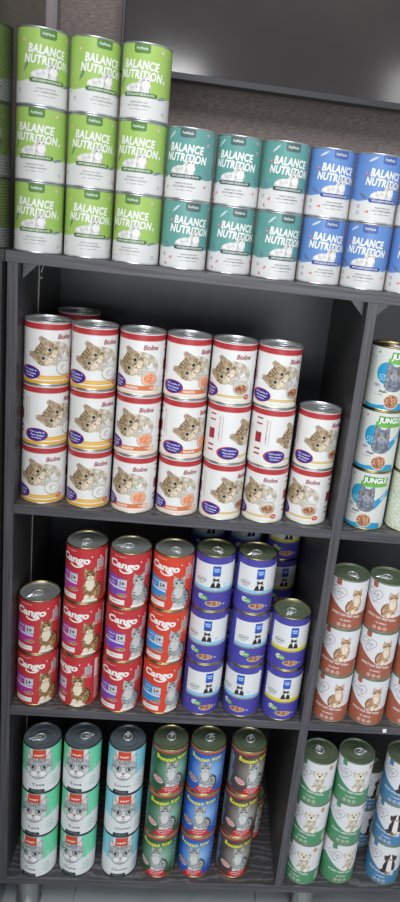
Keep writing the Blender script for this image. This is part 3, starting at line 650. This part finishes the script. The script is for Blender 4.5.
for z0, z1 in ((.6482, 1.048), (.2348, .631), (-.1794, .2182)):
    bm = bmesh.new(); box(bm, -.0100, -.0084, .134, .1365, z0, z1); upart('edge_strip', bm, [EDGE])
bm = bmesh.new(); tube(bm, [(-.006, .135, 1.022), (-.006, .135, 1.030), (-.004, .137, 1.038), (.002, .14, 1.044), (.010, .145, 1.048), (.022, .152, 1.050)], .0012); 
tube(bm, [(-.0075, .135, 1.018), (-.003, .135, 1.0205)], .0026); upart('cable_hook', bm, [mat('b9b8b4', .3, .5)], True)
for xs, sg in ((-.0098, 1), (.5429, -1), (.5601, 1)):
    bm = bmesh.new(); y = .022; t = .0016
    A = [(xs, 1.0526), (xs + sg * .026, 1.0526), (xs, 1.026)]
    v0 = [bm.verts.new((x, y, z)) for x, z in A]; v1 = [bm.verts.new((x, y + t, z)) for x, z in A]
    bm.faces.new(v0); bm.faces.new(v1[::-1])
    for i in range(3): bm.faces.new((v0[i], v1[i], v1[(i + 1) % 3], v0[(i + 1) % 3]))
    bmesh.ops.recalc_face_normals(bm, faces=bm.faces)
    box(bm, min(xs, xs + sg * .0015), max(xs, xs + sg * .0015), y, y + .02, 1.026, 1.0526); box(bm, min(xs, xs + sg * .026), max(xs, xs + sg * .026), y, y + .02, 1.0511, 1.0526)
    upart('corner_bracket', bm, [mat('57565a', .35, .3)])
LEGM = noise_mat('brushed steel leg', [(0.3, 'a9aba9'), (0.7, 'c9cac7')], (40, 40, 1), 6, 3, .3, 1.0)
for x in (.024, .62, 1.08):
    for y in (.05, .27):
        bm = bmesh.new(); lathe(bm, [(0, -.2999), (.026, -.2999), (.026, -.294), (.0235, -.292), (.0235, -.200), (.027, -.198), (.027, -.1960), (0, -.1960)], 40)
        for v in bm.verts: v.co.x += x; v.co.y += y
        upart('leg', bm, [LEGM])

# ---------------------------------------------------------------- television
tv = bpy.data.objects.new('television', None); C.objects.link(tv); tv.location = (.6, .28, 1.383)
tag(tv, 'black flat television hung on the wood wall above the cans', 'television')
def tpart(name, bm, mats, smooth=False, parent=tv):
    for v in bm.verts: v.co -= tv.location
    return from_bm(name, bm, mats, parent, smooth)
X0, X1, Z0, Z1, Y0 = .0915, 1.12, 1.3815, 1.96, .25
FR = mat('1d1e22', .3)
bm = bmesh.new()
box(bm, X0, X1, Y0, Y0 + .024, Z0, Z0 + .0115, .001); box(bm, X0, X1, Y0, Y0 + .024, Z1 - .01, Z1, .001)
box(bm, X0, X0 + .006, Y0, Y0 + .024, Z0 + .011, Z1 - .0095, .001); box(bm, X1 - .006, X1, Y0, Y0 + .024, Z0 + .011, Z1 - .0095, .001)
tpart('frame', bm, [mat('26282d', .35)])
SCR = noise_mat('glossy dark screen', [(0.3, '302d2d'), (0.7, '403a38')], (1, 1, 1), 4, 4, .11, spec=0.5)
bm = bmesh.new(); box(bm, X0 + .005, X1 - .005, Y0 + .003, Y0 + .02, Z0 + .0105, Z1 - .009); tpart('screen', bm, [SCR])
bm = bmesh.new(); box(bm, X0 + .004, X1 - .004, Y0 + .0235, Y0 + .05, Z0 + .002, Z1 - .03, .006); tpart('back_housing', bm, [FR])
bm = bmesh.new(); box(bm, .45, .75, Y0 + .049, .3302, 1.6, 1.85, .002); tpart('wall_mount', bm, [FR])

# ---------------------------------------------------------------- white scrap on the shelf front
bm = bmesh.new(); box(bm, .7075, .7150, -.0014, .0006, .2235, .2315, .0005)
for v in bm.verts: v.co -= Vector((.711, 0, .2275))
o = from_bm('price_sticker', bm, [mat('eceff2', .5)], loc=(.711, 0, .2275)); o.rotation_euler = (0, math.radians(-8), 0)
tag(o, 'small white sticker on the front edge of the right shelf board', 'sticker')

# ---------------------------------------------------------------- all the stacks
NAMES3 = ('bottom', 'middle', 'top'); NAMES2 = ('lower', 'upper')
for t, art, sh, x, y, lean, rots, tabr, where in STACKS:
    n = len(rots)
    for k in range(n):
        lv = NAMES3[k] if n == 3 else NAMES2[k] if n == 2 else None
        lab = f"{LOOK[art]}, {lv} of {where}" if lv else f"{LOOK[art]}, {where}"
        can(t, art, (x + lean * (k + .5) / n, y, ZS[sh] + k * TY[t][1] / 1000 + k * .0001), rots[k], tabr, lab)
